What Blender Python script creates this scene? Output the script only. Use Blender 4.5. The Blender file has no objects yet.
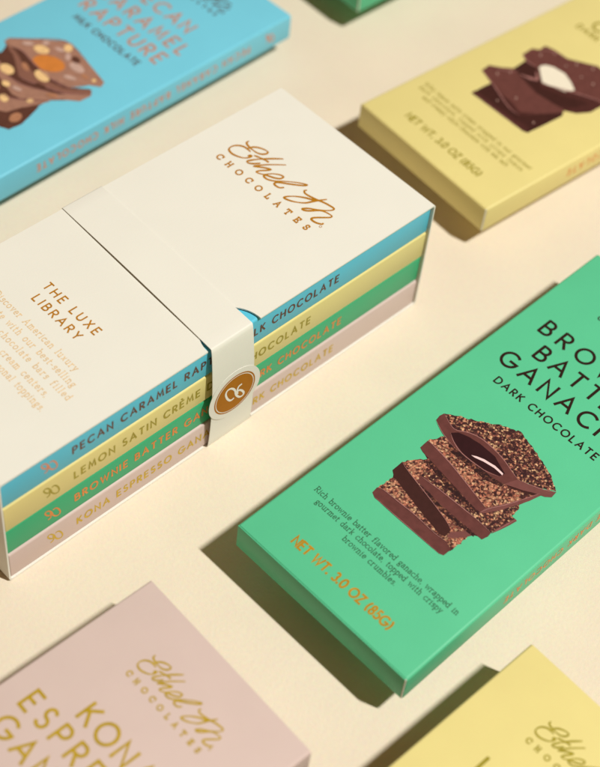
import bpy, bmesh, math, random
from mathutils import Vector, Matrix
random.seed(7)
C = bpy.context.scene.collection
CM = 0.01
scn = bpy.context.scene

# ------------------------------------------------------------------ camera, world, light, exposure
cam = bpy.data.cameras.new('camera'); cam_o = bpy.data.objects.new('camera', cam); C.objects.link(cam_o)
r_, u_, f_ = (Vector(v) for v in ((0.725016, -0.683916, 0.081312), (0.496513, 0.600834, 0.626477), (0.477312, 0.413833, -0.775187)))
P = Vector((-14.872631, -24.973810, 46.740589)) * CM
m = Matrix((r_, u_, -f_)).transposed().to_4x4(); m.translation = P
cam_o.matrix_world = m
cam.sensor_fit = 'HORIZONTAL'; cam.sensor_width = 36.0; cam.lens = 36.0 * 1542.650 / 600.0
cam.clip_start = 0.02; cam.clip_end = 60.0
cam.dof.use_dof = True; cam.dof.focus_distance = 0.556; cam.dof.aperture_fstop = 10.0
scn.camera = cam_o

w = bpy.data.worlds.new('World'); scn.world = w; w.use_nodes = True
bg = w.node_tree.nodes['Background']
bg.inputs[0].default_value = (1.0, 0.58, 0.20, 1); bg.inputs[1].default_value = 0.14

# the hard studio lamp: a tall strip, so edges along the cartons get a soft shadow and the ends a crisp one
lamp = bpy.data.lights.new('key_lamp', 'AREA'); lamp_o = bpy.data.objects.new('key_lamp', lamp); C.objects.link(lamp_o)
lamp.shape = 'ELLIPSE'; lamp.size = 0.09; lamp.size_y = 0.25; lamp.energy = 106.0; lamp.color = (0.985, 0.985, 0.925)
trav = Vector((-0.2047, 0.5257, -1.0)).normalized()
zx = -trav; yx = (Vector((0, 1, 0)) - zx * zx.y).normalized(); xx = yx.cross(zx)
lm = Matrix((xx, yx, zx)).transposed().to_4x4(); lm.translation = Vector((0.09, -0.03, 0.0)) - trav * 3.0
lamp_o.matrix_world = lm

scn.view_settings.view_transform = 'Standard'; scn.view_settings.look = 'None'
scn.view_settings.exposure = 0.0; scn.view_settings.gamma = 1.0
scn.cycles.max_bounces = 8; scn.cycles.diffuse_bounces = 5

# ------------------------------------------------------------------ materials
def lin(c):
    return tuple(((v/255)/12.92 if v/255 <= .04045 else ((v/255+.055)/1.055)**2.4) for v in c)
MATS = {}
def nodes(name):
    mt = bpy.data.materials.new(name); mt.use_nodes = True
    nt = mt.node_tree; return mt, nt, nt.nodes['Principled BSDF']
def paper(name, col, rough=.44, spec=.26, mott=.04, grain=.06, scale=1.0, bump=.00004):
    """coated card: faint colour mottling, fine fibre bump"""
    if name in MATS: return MATS[name]
    mt, nt, b = nodes(name); N = nt.nodes; K = nt.links
    tc = N.new('ShaderNodeTexCoord')
    n1 = N.new('ShaderNodeTexNoise'); n1.inputs['Scale'].default_value = 55*scale; n1.inputs['Detail'].default_value = 5
    n2 = N.new('ShaderNodeTexNoise'); n2.inputs['Scale'].default_value = 1500*scale; n2.inputs['Detail'].default_value = 3
    K.new(tc.outputs['Object'], n1.inputs['Vector']); K.new(tc.outputs['Object'], n2.inputs['Vector'])
    mx = N.new('ShaderNodeMix'); mx.data_type = 'RGBA'
    mx.inputs['A'].default_value = (*[v*(1-mott) for v in col], 1); mx.inputs['B'].default_value = (*[min(1, v*(1+mott)) for v in col], 1)
    K.new(n1.outputs['Fac'], mx.inputs['Factor'])
    m2 = N.new('ShaderNodeMix'); m2.data_type = 'RGBA'; m2.blend_type = 'MULTIPLY'; m2.inputs['Factor'].default_value = grain
    K.new(mx.outputs['Result'], m2.inputs['A']); K.new(n2.outputs['Color'], m2.inputs['B'])
    K.new(m2.outputs['Result'], b.inputs['Base Color'])
    rr = N.new('ShaderNodeMapRange'); rr.inputs['To Min'].default_value = rough-.06; rr.inputs['To Max'].default_value = rough+.08
    K.new(n1.outputs['Fac'], rr.inputs['Value']); K.new(rr.outputs['Result'], b.inputs['Roughness'])
    b.inputs['Specular IOR Level'].default_value = spec
    bp = N.new('ShaderNodeBump'); bp.inputs['Strength'].default_value = .5; bp.inputs['Distance'].default_value = bump
    K.new(n2.outputs['Fac'], bp.inputs['Height']); K.new(bp.outputs['Normal'], b.inputs['Normal'])
    MATS[name] = mt; return mt
def ink(name, col, metal=0.0, rough=.4, spec=.4, var=.25):
    """printed ink or hot foil: small tone variation"""
    if name in MATS: return MATS[name]
    mt, nt, b = nodes(name); N = nt.nodes; K = nt.links
    tc = N.new('ShaderNodeTexCoord')
    n = N.new('ShaderNodeTexNoise'); n.inputs['Scale'].default_value = 420; n.inputs['Detail'].default_value = 4
    K.new(tc.outputs['Object'], n.inputs['Vector'])
    cr = N.new('ShaderNodeMix'); cr.data_type = 'RGBA'
    cr.inputs['A'].default_value = (*[v*(1-var) for v in col], 1); cr.inputs['B'].default_value = (*[min(1, v*(1+var)) for v in col], 1)
    K.new(n.outputs['Fac'], cr.inputs['Factor']); K.new(cr.outputs['Result'], b.inputs['Base Color'])
    b.inputs['Metallic'].default_value = metal; b.inputs['Roughness'].default_value = rough
    b.inputs['Specular IOR Level'].default_value = spec
    if metal > .4:
        n.inputs['Scale'].default_value = 260
    if metal > 0:
        bp = N.new('ShaderNodeBump'); bp.inputs['Strength'].default_value = .6 if metal > .4 else .35; bp.inputs['Distance'].default_value = .0008 if metal > .4 else .0002
        K.new(n.outputs['Fac'], bp.inputs['Height']); K.new(bp.outputs['Normal'], b.inputs['Normal'])
    MATS[name] = mt; return mt
def crumb(name, base, cols, scale, dark_at):
    """printed picture of brittle crumbs: cells of several tones with dark gaps"""
    mt, nt, b = nodes(name); N = nt.nodes; K = nt.links
    tc = N.new('ShaderNodeTexCoord')
    wn = N.new('ShaderNodeTexNoise'); wn.inputs['Scale'].default_value = scale*1.1; wn.inputs['Detail'].default_value = 3
    ad = N.new('ShaderNodeMix'); ad.data_type = 'VECTOR'; ad.inputs['Factor'].default_value = .0012*600/scale
    K.new(tc.outputs['Object'], wn.inputs['Vector'])
    K.new(tc.outputs['Object'], ad.inputs['A']); K.new(wn.outputs['Color'], ad.inputs['B'])
    v = N.new('ShaderNodeTexVoronoi'); v.inputs['Scale'].default_value = scale
    K.new(ad.outputs['Result'], v.inputs['Vector'])
    sp = N.new('ShaderNodeSeparateColor'); K.new(v.outputs['Color'], sp.inputs['Color'])
    cr = N.new('ShaderNodeValToRGB'); cr.color_ramp.interpolation = 'CONSTANT'
    el = cr.color_ramp.elements
    while len(el) < len(cols): el.new(.5)
    for i, c in enumerate(cols): el[i].position = i/len(cols); el[i].color = (*lin(c), 1)
    K.new(sp.outputs['Red'], cr.inputs['Fac'])
    dm = N.new('ShaderNodeMapRange'); dm.inputs['From Min'].default_value = .22; dm.inputs['From Max'].default_value = .62
    dm.inputs['To Min'].default_value = 1.22; dm.inputs['To Max'].default_value = .60
    K.new(v.outputs['Distance'], dm.inputs['Value'])
    dk = N.new('ShaderNodeVectorMath'); dk.operation = 'SCALE'; K.new(cr.outputs['Color'], dk.inputs[0]); K.new(dm.outputs['Result'], dk.inputs['Scale'])
    fine = N.new('ShaderNodeTexNoise'); fine.inputs['Scale'].default_value = scale*2.6; fine.inputs['Detail'].default_value = 4
    K.new(tc.outputs['Object'], fine.inputs['Vector'])
    fm_ = N.new('ShaderNodeMapRange'); fm_.inputs['From Min'].default_value = .3; fm_.inputs['From Max'].default_value = .7
    fm_.inputs['To Min'].default_value = .72; fm_.inputs['To Max'].default_value = 1.25; K.new(fine.outputs['Fac'], fm_.inputs['Value'])
    dk2 = N.new('ShaderNodeVectorMath'); dk2.operation = 'SCALE'; K.new(dk.outputs['Vector'], dk2.inputs[0]); K.new(fm_.outputs['Result'], dk2.inputs['Scale'])
    cl = N.new('ShaderNodeTexNoise'); cl.inputs['Scale'].default_value = scale*.42; cl.inputs['Detail'].default_value = 6; cl.inputs['Roughness'].default_value = .75
    K.new(tc.outputs['Object'], cl.inputs['Vector'])
    st = N.new('ShaderNodeMapRange'); st.inputs['From Min'].default_value = dark_at-.03; st.inputs['From Max'].default_value = dark_at+.05
    K.new(cl.outputs['Fac'], st.inputs['Value'])
    mx = N.new('ShaderNodeMix'); mx.data_type = 'RGBA'; mx.inputs['A'].default_value = (*lin(base), 1)
    K.new(st.outputs['Result'], mx.inputs['Factor']); K.new(dk2.outputs['Vector'], mx.inputs['B'])
    K.new(mx.outputs['Result'], b.inputs['Base Color'])
    b.inputs['Roughness'].default_value = .5; b.inputs['Specular IOR Level'].default_value = .3
    MATS[name] = mt; return mt

K_ = 1.0
blue_m   = paper('blue_card',   (.180, .590, .765))
green_m  = paper('green_card',  (.105, .550, .300))
yellow_m = paper('yellow_card', (.780, .668, .270))
mauve_m  = paper('mauve_card',  (.645, .502, .462))
cream_m  = paper('cream_card',  (.800, .775, .700), rough=.7, spec=.2, mott=.02)
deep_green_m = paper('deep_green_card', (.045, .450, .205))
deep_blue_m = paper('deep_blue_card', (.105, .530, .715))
edge_m   = paper('raw_paper_edge', (.80, .78, .68), rough=.8, spec=.1)
riser_m   = paper('grey_board', (.35, .31, .25), rough=.9, spec=.1)
ground_m = paper('cream_ground', (.800, .695, .555), rough=.85, spec=.08, mott=.05, grain=.12, scale=.5, bump=.00022)
gold_m   = ink('gold_foil', (.74, .40, .03), .5, .33, var=.2)
amber_m  = ink('amber_print', (.50, .205, .008), .15, .45)
pale_amber_m = ink('pale_amber_print', (.74, .53, .30), 0, .6)
copper_m = ink('copper_foil', (.66, .25, .13), .2, .42)
dcopper_m = ink('dark_copper_foil', (.13, .055, .035), .3, .4)
orange_m = ink('orange_foil', (.72, .24, .04), .25, .4)
olive_m  = ink('olive_gold', (.37, .30, .02), .25, .42)
ochre_m  = ink('ochre_gold', (.56, .37, .02), .3, .40)
cocoa_m  = ink('cocoa_ink', (.022, .008, .005), 0, .4)
dgreen_m = ink('deep_green_ink', (.030, .130, .060), 0, .5)
seal_m   = ink('caramel_brown_print', (.40, .142, .001), .0, .55, .12, var=.08)
white_m  = ink('white_print', (.82, .79, .70), 0, .5, var=.03)
PICM = {
 'crumb': crumb('printed_crumbs', (58, 26, 26), [(206,142,112),(176,106,84),(212,164,128),(116,66,58),(192,124,98),(74,38,38)], 1300, .43),
 'crumbd': crumb('printed_dark_crumbs', (52, 24, 28), [(196,132,102),(108,62,56),(222,174,132),(62,32,34),(146,86,72),(82,44,44)], 1300, .47),
 'side': ink('printed_chocolate_edge', lin((99,55,52)), var=.32), 'edge': ink('printed_chocolate_rim', lin((116,69,66)), var=.2),
 'shade': crumb('printed_shaded_crumbs', (44, 20, 22), [(128,76,60),(82,42,40),(150,96,72),(60,28,30),(104,58,50),(70,34,34)], 1080, .5),
 'dark': ink('printed_dark_chocolate', lin((62,31,29)), var=.25), 'hollow': ink('printed_hollow', lin((46,16,22)), var=.3),
 'rim': ink('printed_rim_light', lin((158,108,104)), var=.4), 'shine': ink('printed_shine', lin((238,205,205)), var=.05),
 'dside': ink('printed_plum_chocolate', lin((74,38,36)), var=.25), 'dtop': ink('printed_plum_chocolate_top', lin((102,59,55)), var=.25),
 'cream': ink('printed_white_filling', lin((236,226,206)), var=.06), 'salt': ink('printed_salt', lin((176,140,130)), var=.2),
 'mdark': ink('printed_milk_chocolate_dark', lin((92,56,46)), var=.3), 'milk': ink('printed_milk_chocolate', lin((164,120,102)), var=.22),
 'mside': ink('printed_milk_chocolate_edge', lin((136,92,78)), var=.2), 'nut': ink('printed_nut', lin((238,196,140)), var=.2),
 'nutd': ink('printed_dark_nut', lin((176,122,92)), var=.3), 'caramel': ink('printed_caramel', lin((206,126,58)), var=.2),
 'pale': ink('printed_pale_fleck', lin((196,162,150)), var=.15)}

# ------------------------------------------------------------------ object helpers
def link(name, bm, mats, parent=None, smooth=False):
    me = bpy.data.meshes.new(name); bm.normal_update(); bm.to_mesh(me); bm.free()
    for mt in (mats if isinstance(mats, list) else [mats]): me.materials.append(mt)
    if smooth:
        for p in me.polygons: p.use_smooth = True
    o = bpy.data.objects.new(name, me); C.objects.link(o)
    if parent: o.parent = parent
    return o
def thing(name, label, cat, loc, rz=0, group=None):
    o = bpy.data.objects.new(name, None); C.objects.link(o); o.empty_display_size = .02
    o.location = Vector(loc)*CM; o.rotation_euler = (0, 0, rz)
    o['label'] = label; o['category'] = cat
    if group: o['group'] = group
    return o
def box_bm(x0, x1, y0, y1, z0, z1, bev=.02, seg=2, round_edges=None, rbev=.1):
    bm = bmesh.new(); bmesh.ops.create_cube(bm, size=1)
    for v in bm.verts:
        v.co = Vector(((x0+x1)/2+v.co.x*(x1-x0), (y0+y1)/2+v.co.y*(y1-y0), (z0+z1)/2+v.co.z*(z1-z0)))
    if round_edges:
        ed = [e for e in bm.edges if round_edges((e.verts[0].co+e.verts[1].co)/2)]
        bmesh.ops.bevel(bm, geom=ed, offset=rbev, segments=5, profile=.5, affect='EDGES')
    if bev:
        ed = [e for e in bm.edges if e.is_manifold and e.calc_face_angle(0) > 1.0]
        bmesh.ops.bevel(bm, geom=ed, offset=bev, segments=seg, profile=.5, affect='EDGES')
    for v in bm.verts: v.co *= CM
    return bm
def autosmooth(o, ang=40):
    me = o.data
    for p in me.polygons: p.use_smooth = True
    bm = bmesh.new(); bm.from_mesh(me)
    for e in bm.edges:
        e.smooth = not (len(e.link_faces) == 2 and e.calc_face_angle(0) > math.radians(ang))
    bm.to_mesh(me); bm.free(); return o

# ------------------------------------------------------------------ stroke lettering
def A(cx, cy, rx, ry, a0, a1, n=14):
    return [(cx+rx*math.cos(math.radians(a0+(a1-a0)*i/n)), cy+ry*math.sin(math.radians(a0+(a1-a0)*i/n))) for i in range(n+1)]
UP = {
 'A': (.86, [[(0,0),(.43,1),(.86,0)], [(.15,.34),(.71,.34)]]),
 'B': (.60, [[(0,0),(0,1)], [(0,1),(.26,1)]+A(.28,.76,.24,.24,90,-90)[1:]+[(0,.52)], [(0,.52),(.3,.52)]+A(.32,.26,.28,.26,90,-90)[1:]+[(0,0)]]),
 'C': (.82, [A(.5,.5,.5,.5,48,312,26)]),
 'D': (.80, [[(0,0),(0,1)], [(0,1),(.28,1)]+A(.3,.5,.5,.5,90,-90,20)[1:]+[(0,0)]]),
 'E': (.52, [[(.52,1),(0,1),(0,0),(.52,0)], [(0,.52),(.46,.52)]]),
 'F': (.5, [[(.5,1),(0,1),(0,0)], [(0,.5),(.44,.5)]]),
 'G': (.92, [A(.5,.5,.5,.5,50,352,30)+[(.56,.43)]]),
 'H': (.70, [[(0,0),(0,1)], [(.7,0),(.7,1)], [(0,.52),(.7,.52)]]),
 'I': (.02, [[(0,0),(0,1)]]),
 'K': (.64, [[(0,0),(0,1)], [(.58,1),(.03,.47)], [(.17,.6),(.64,0)]]),
 'L': (.48, [[(0,1),(0,0),(.48,0)]]),
 'M': (.90, [[(0,0),(.12,1),(.45,.22),(.78,1),(.9,0)]]),
 'N': (.72, [[(0,0),(0,1),(.72,0),(.72,1)]]),
 'O': (1.0, [A(.5,.5,.5,.5,90,450,32)]),
 'P': (.56, [[(0,0),(0,1)], [(0,1),(.28,1)]+A(.28,.73,.28,.27,90,-90)[1:]+[(0,.46)]]),
 'R': (.60, [[(0,0),(0,1)], [(0,1),(.28,1)]+A(.28,.74,.28,.26,90,-90)[1:]+[(0,.48)], [(.24,.48),(.6,0)]]),
 'S': (.54, [A(.27,.75,.23,.25,38,270,16)[:-1]+A(.27,.25,.26,.25,90,-148,16)]),
 'T': (.64, [[(0,1),(.64,1)], [(.32,1),(.32,0)]]),
 'U': (.68, [[(0,1),(0,.34)]+A(.34,.34,.34,.34,180,360,18)+[(.68,1)]]),
 'W': (1.15, [[(0,1),(.28,0),(.575,.9),(.87,0),(1.15,1)]]),
 'X': (.70, [[(0,0),(.66,1)], [(.04,1),(.7,0)]]),
 'Y': (.68, [[(0,1),(.34,.46),(.68,1)], [(.34,.46),(.34,0)]]),
 'Z': (.62, [[(0,1),(.6,1),(0,0),(.62,0)]]),
 '0': (.62, [A(.31,.5,.31,.5,90,450,26)]),
 '3': (.5, [A(.24,.75,.22,.25,150,-90,16)+A(.24,.25,.26,.25,90,-150,16)[1:]]),
 '5': (.5, [[(.44,1),(.12,1),(.06,.54)]+A(.22,.31,.28,.31,118,-145,16)]),
 '8': (.52, [A(.26,.75,.21,.24,90,450,18), A(.26,.26,.26,.26,90,450,18)]),
 '(': (.22, [A(.5,.45,.5,.7,130,230,10)]), ')': (.22, [A(-.28,.45,.5,.7,50,-50,10)]),
 '.': (.1, [[(-.03,.05),(.11,.05)], [(.04,-.02),(.04,.12)]]), ' ': (.22, []),
}
UP['È'] = (.52, UP['E'][1] + [[(.14,1.40),(.34,1.20)]])
def serif(x, y, h=.1): return [(x-h, y), (x+h, y)]
SLAB = {
 'C': (.72, [A(.45,.5,.45,.5,40,320,20), [(.79,.98),(.79,.62)]]),
 'H': (.80, [[(.12,0),(.12,1)], [(.68,0),(.68,1)], [(.12,.5),(.68,.5)], serif(.12,0), serif(.12,1), serif(.68,0), serif(.68,1)]),
 'O': (.92, [A(.46,.5,.46,.5,90,450,24)]),
 'L': (.62, [[(.12,1),(.12,0),(.6,0),(.6,.28)], serif(.12,1), [(0,0),(.12,0)]]),
 'A': (.86, [[(.1,0),(.43,1),(.76,0)], [(.22,.34),(.64,.34)], serif(.1,0), serif(.76,0)]),
 'T': (.76, [[(.02,.74),(.02,1),(.74,1),(.74,.74)], [(.38,1),(.38,0)], serif(.38,0,.15)]),
 'E': (.66, [[(.62,.74),(.62,1),(.12,1),(.12,0),(.64,0),(.64,.28)], [(.12,.5),(.46,.5)], [(0,0),(.12,0)], [(0,1),(.12,1)], [(.46,.36),(.46,.64)]]),
 'S': (.58, [A(.28,.75,.23,.25,38,270,14)[:-1]+A(.28,.25,.26,.25,90,-148,14), [(.50,.98),(.50,.72)], [(.04,.02),(.04,.28)]]),
}
X = .64
def arch(x0, x1): return [(x0,.38)]+A((x0+x1)/2,.40,(x1-x0)/2,X-.40,180,0,8)+[(x1,0)]
LOW = {
 'a': (.46, [A(.2,.46,.18,.18,150,0,8)+[(.38,.05),(.46,.0)], A(.19,.18,.19,.18,60,330,12)]),
 'b': (.50, [[(-.05,1),(.06,1),(.06,0)], A(.28,.32,.22,.32,90,450,16)]),
 'c': (.44, [A(.25,.32,.25,.32,45,315,14)]),
 'd': (.52, [[(.33,1),(.44,1),(.44,0),(.52,0)], A(.22,.32,.22,.32,90,450,16)]),
 'e': (.46, [[(.03,.34),(.45,.34)]+A(.24,.33,.22,.31,0,310,14)]),
 'f': (.36, [A(.28,.84,.14,.16,60,180,6)+[(.14,0)], [(0,X),(.32,X)], serif(.14,0)]),
 'g': (.48, [A(.22,.40,.18,.22,90,450,14), [(.34,.56),(.48,.62)], [(.12,.2),(.08,.08),(.34,.02)]+A(.24,-.14,.2,.14,50,-200,10)]),
 'h': (.56, [[(0,1),(.1,1),(.1,0)], arch(.1,.46), serif(.1,0), serif(.46,0)]),
 'i': (.22, [[(0,X),(.1,X),(.1,0)], serif(.1,0), [(.08,.86),(.12,.86)]]),
 'k': (.54, [[(0,1),(.1,1),(.1,0)], [(.44,X),(.12,.26)], [(.22,.38),(.5,0)], serif(.1,0)]),
 'l': (.22, [[(0,1),(.1,1),(.1,0)], serif(.1,0)]),
 'm': (.84, [[(0,X),(.1,X),(.1,0)], arch(.1,.42), arch(.42,.74), serif(.1,0), serif(.42,0), serif(.74,0)]),
 'n': (.56, [[(0,X),(.1,X),(.1,0)], arch(.1,.46), serif(.1,0), serif(.46,0)]),
 'o': (.50, [A(.25,.32,.25,.32,90,450,18)]),
 'p': (.52, [[(0,X),(.08,X),(.08,-.3)], A(.29,.32,.22,.32,90,450,16), serif(.08,-.3)]),
 'r': (.42, [[(0,X),(.1,X),(.1,0)], A(.3,.38,.2,.26,180,60,8), serif(.1,0,.12)]),
 's': (.38, [A(.19,.49,.15,.15,30,270,10)[:-1]+A(.19,.17,.17,.17,90,-140,10), [(.34,.62),(.34,.46)]]),
 't': (.34, [[(.13,.9),(.13,.12)]+A(.23,.12,.1,.12,180,320,6), [(0,X),(.32,X)]]),
 'u': (.56, [[(0,X),(.1,X),(.1,.22)]+A(.26,.2,.16,.2,180,330,8), [(.36,X),(.46,X),(.46,0),(.54,0)]]),
 'v': (.52, [[(.06,X),(.26,0),(.46,X)], serif(.06,X,.08), serif(.46,X,.08)]),
 'w': (.76, [[(.04,X),(.2,0),(.38,.6),(.56,0),(.72,X)], serif(.04,X,.07), serif(.72,X,.07)]),
 'y': (.52, [[(.06,X),(.27,.02)], [(.46,X),(.2,-.26),(.06,-.26)], serif(.06,X,.08), serif(.46,X,.08)]),
 '.': (.12, [[(.04,.02),(.09,.02)]]), ',': (.14, [[(.08,.04),(.04,-.14)]]), ' ': (.40, []), '-': (.3, [[(.02,.32),(.28,.32)]]),
 'R': (.66, [[(.1,0),(.1,1)], [(0,1),(.3,1)]+A(.3,.74,.24,.26,90,-90)[1:]+[(.1,.48)], [(.3,.48),(.58,0),(.66,0)], serif(.1,0)]),
 'D': (.72, [[(.1,0),(.1,1)], [(0,1),(.3,1)]+A(.3,.5,.38,.5,90,-90,16)[1:]+[(0,0)]]),
 'A': (.78, [[(.08,0),(.38,1),(.68,0)], [(.2,.34),(.58,.34)], serif(.08,0), serif(.68,0)]),
 'S': UP['S'],
 'x': (.5, [[(.04,0),(.44,X)], [(.04,X),(.46,0)]]),
 'L': (.6, [[(.1,1),(.1,0),(.56,0),(.56,.22)], serif(.1,1)]),
}
def smooth_pts(pts, n=5):
    q = [Vector((*p, 0)) for p in pts]; out = []
    for i in range(len(q)-1):
        a, b, c, d = q[max(i-1, 0)], q[i], q[i+1], q[min(i+2, len(q)-1)]
        for k in range(n):
            t = k/n
            v = .5*((2*b)+(c-a)*t+(2*a-5*b+4*c-d)*t*t+(3*b-a-3*c+d)*t**3); out.append((v.x, v.y))
    return out+[pts[-1]]
class Print:
    """collects flat ribbons and patches in face coordinates (a across, b up), lays them on a face"""
    def __init__(self, place): self.bm = bmesh.new(); self.place = place; self.k = 0
    def vert(self, a, b, lift): return self.bm.verts.new(Vector(self.place(a, b, lift))*CM)
    def ribbon(self, pts, wd, taper=None, cap=True):
        q = [Vector(p) for p in pts]; q = [p for i, p in enumerate(q) if i == 0 or (p-q[i-1]).length > 1e-5]
        if len(q) < 2: return
        closed = (q[0]-q[-1]).length < 1e-3
        if closed: q = q[:-1]
        n = len(q); self.k += 1; lift = .003+.0013*(self.k % 5); L = []
        for i in range(n):
            if closed: d0 = q[i]-q[i-1]; d1 = q[(i+1) % n]-q[i]
            else:
                d0 = q[i]-q[i-1] if i else q[1]-q[0]; d1 = q[i+1]-q[i] if i < n-1 else q[i]-q[i-1]
            d0 = d0.normalized(); d1 = d1.normalized()
            t = d0+d1
            t = t.normalized() if t.length > .35 else d0
            nn = Vector((-t.y, t.x)); mi = 1/max(.45, abs(nn.dot(Vector((-d0.y, d0.x)))))
            h = wd/2*mi*(taper(i/(n-1)) if taper else 1)
            p = q[i]
            if cap and not closed:
                if i == 0: p = p-d1*wd*.25
                elif i == n-1: p = p+d0*wd*.25
            lf = lift+.0011*i/n; L.append((self.vert(*(p+nn*h), lf), self.vert(*(p-nn*h), lf)))
        for i in range(n if closed else n-1):
            a, b = L[i], L[(i+1) % n]
            try: self.bm.faces.new((a[0], a[1], b[1], b[0]))
            except ValueError: pass
    def patch(self, pts, lift, mat=0):
        vs = [self.vert(*p, lift) for p in pts]
        f = self.bm.faces.new(vs); f.material_index = mat
    def text(self, s, font, a0, a1, base, cap, wd, sx=1.0):
        """text s between a0 and a1 on the baseline, letters of height cap, tracked to fit"""
        gl = [(font[c][0]*cap*sx, font[c][1]) for c in s]
        tot = sum(g[0] for g in gl); gap = (a1-a0-tot)/max(1, len(s)-1); x = a0
        for wdt, st in gl:
            for pts in st: self.ribbon([(x+p[0]*cap*sx, base+p[1]*cap) for p in pts], wd)
            x += wdt+gap
    def done(self, name, mat, parent):
        bmesh.ops.triangulate(self.bm, faces=[f for f in self.bm.faces if len(f.verts) > 4])
        self.bm.normal_update()
        return link(name, self.bm, mat, parent)

RIMS={'G': [([(2.11, 4.75), (2.33, 4.86), (3.1, 4.89), (3.8, 4.92), (4.76, 4.88), (5.28, 4.93)], 0.03), ([(1.93, 6.25), (2.21, 6.15), (2.86, 6.0), (3.68, 5.82), (4.61, 5.59), (5.05, 5.42)], 0.025), ([(2.83, 6.3), (3.22, 6.33), (3.66, 6.37), (4.67, 6.4), (5.44, 6.42), (6.05, 6.37)], 0.03), ([(1.9, 7.64), (2.11, 7.65), (3.1, 7.52), (4.31, 7.25), (5.23, 7.03)], 0.035), ([(1.46, 9.03), (2.16, 8.78), (2.65, 9.07), (3.25, 9.22), (4.16, 9.14), (4.86, 8.93), (5.2, 8.83)], 0.035), ([(2.21, 8.54), (2.56, 8.33), (3.13, 8.17), (4.13, 8.22), (4.67, 8.41)], 0.03), ([(1.46, 8.57), (2.03, 8.32), (2.72, 8.15)], 0.02), ([(5.21, 8.82), (5.94, 9.11), (6.48, 9.43)], 0.03), ([(2.34, 4.4), (3.22, 4.38), (3.94, 4.38), (5.43, 4.38)], 0.02), ([(5.24, 6.74), (5.36, 7.13), (5.7, 7.82), (6.13, 8.97)], 0.03), ([(6.1, 6.45), (6.18, 6.91), (6.28, 7.46)], 0.02)], 'Y': [([(2.27, 4.62), (3.69, 4.67), (5.35, 4.74)], 0.03), ([(1.4, 6.07), (2.37, 5.8), (3.84, 5.32), (4.52, 5.3)], 0.05), ([(1.66, 8.44), (2.17, 8.23), (2.68, 8.32)], 0.05), ([(3.58, 7.64), (4.44, 8.2), (5.38, 8.75), (6.35, 9.25)], 0.06), ([(2.63, 7.32), (3.05, 7.51), (3.29, 7.72), (2.91, 8.02)], 0.14), ([(1.82, 9.19), (2.31, 9.77), (3.09, 9.9)], 0.05), ([(1.64, 6.66), (2.06, 6.99), (2.4, 7.4)], 0.05)], 'B': [([(1.73, 8.61), (2.27, 8.84), (3.27, 8.71), (4.48, 8.62), (5.49, 8.85), (5.88, 9.58)], 0.05), ([(3.56, 7.69), (3.95, 7.73), (4.93, 8.15), (5.7, 8.51), (6.43, 9.3)], 0.05), ([(2.93, 7.34), (3.61, 7.35), (4.24, 7.51), (5.59, 8.27)], 0.04), ([(3.94, 6.34), (4.63, 6.65), (5.65, 7.68)], 0.04), ([(1.25, 8.93), (1.87, 9.61), (2.98, 10.74), (4.54, 10.6)], 0.04)]}
BACK={'G': [('dark', [(2.0, 5.75), (1.95, 6.24), (2.48, 7.02), (2.04, 7.21), (1.96, 7.62), (2.19, 8.18), (2.94, 8.24), (3.42, 8.8), (5.26, 8.89), (6.13, 8.97), (5.92, 8.12), (6.02, 7.86), (6.07, 7.48), (6.25, 7.42), (6.05, 6.44), (5.97, 6.0), (5.57, 5.75), (5.55, 4.81), (5.51, 4.51), (5.5, 4.45), (4.21, 4.47), (2.38, 4.57), (2.17, 4.72), (2.21, 5.45)])], 'B': [('mdark', [(1.51, 6.92), (1.84, 7.97), (1.58, 8.5), (1.36, 8.67), (2.25, 8.86), (4.36, 8.72), (5.5, 8.9), (6.11, 9.51), (6.39, 9.29), (6.39, 8.72), (5.55, 7.65), (5.58, 7.08), (5.87, 5.89), (5.88, 5.3), (5.54, 5.09), (4.21, 4.86)])]}
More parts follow.
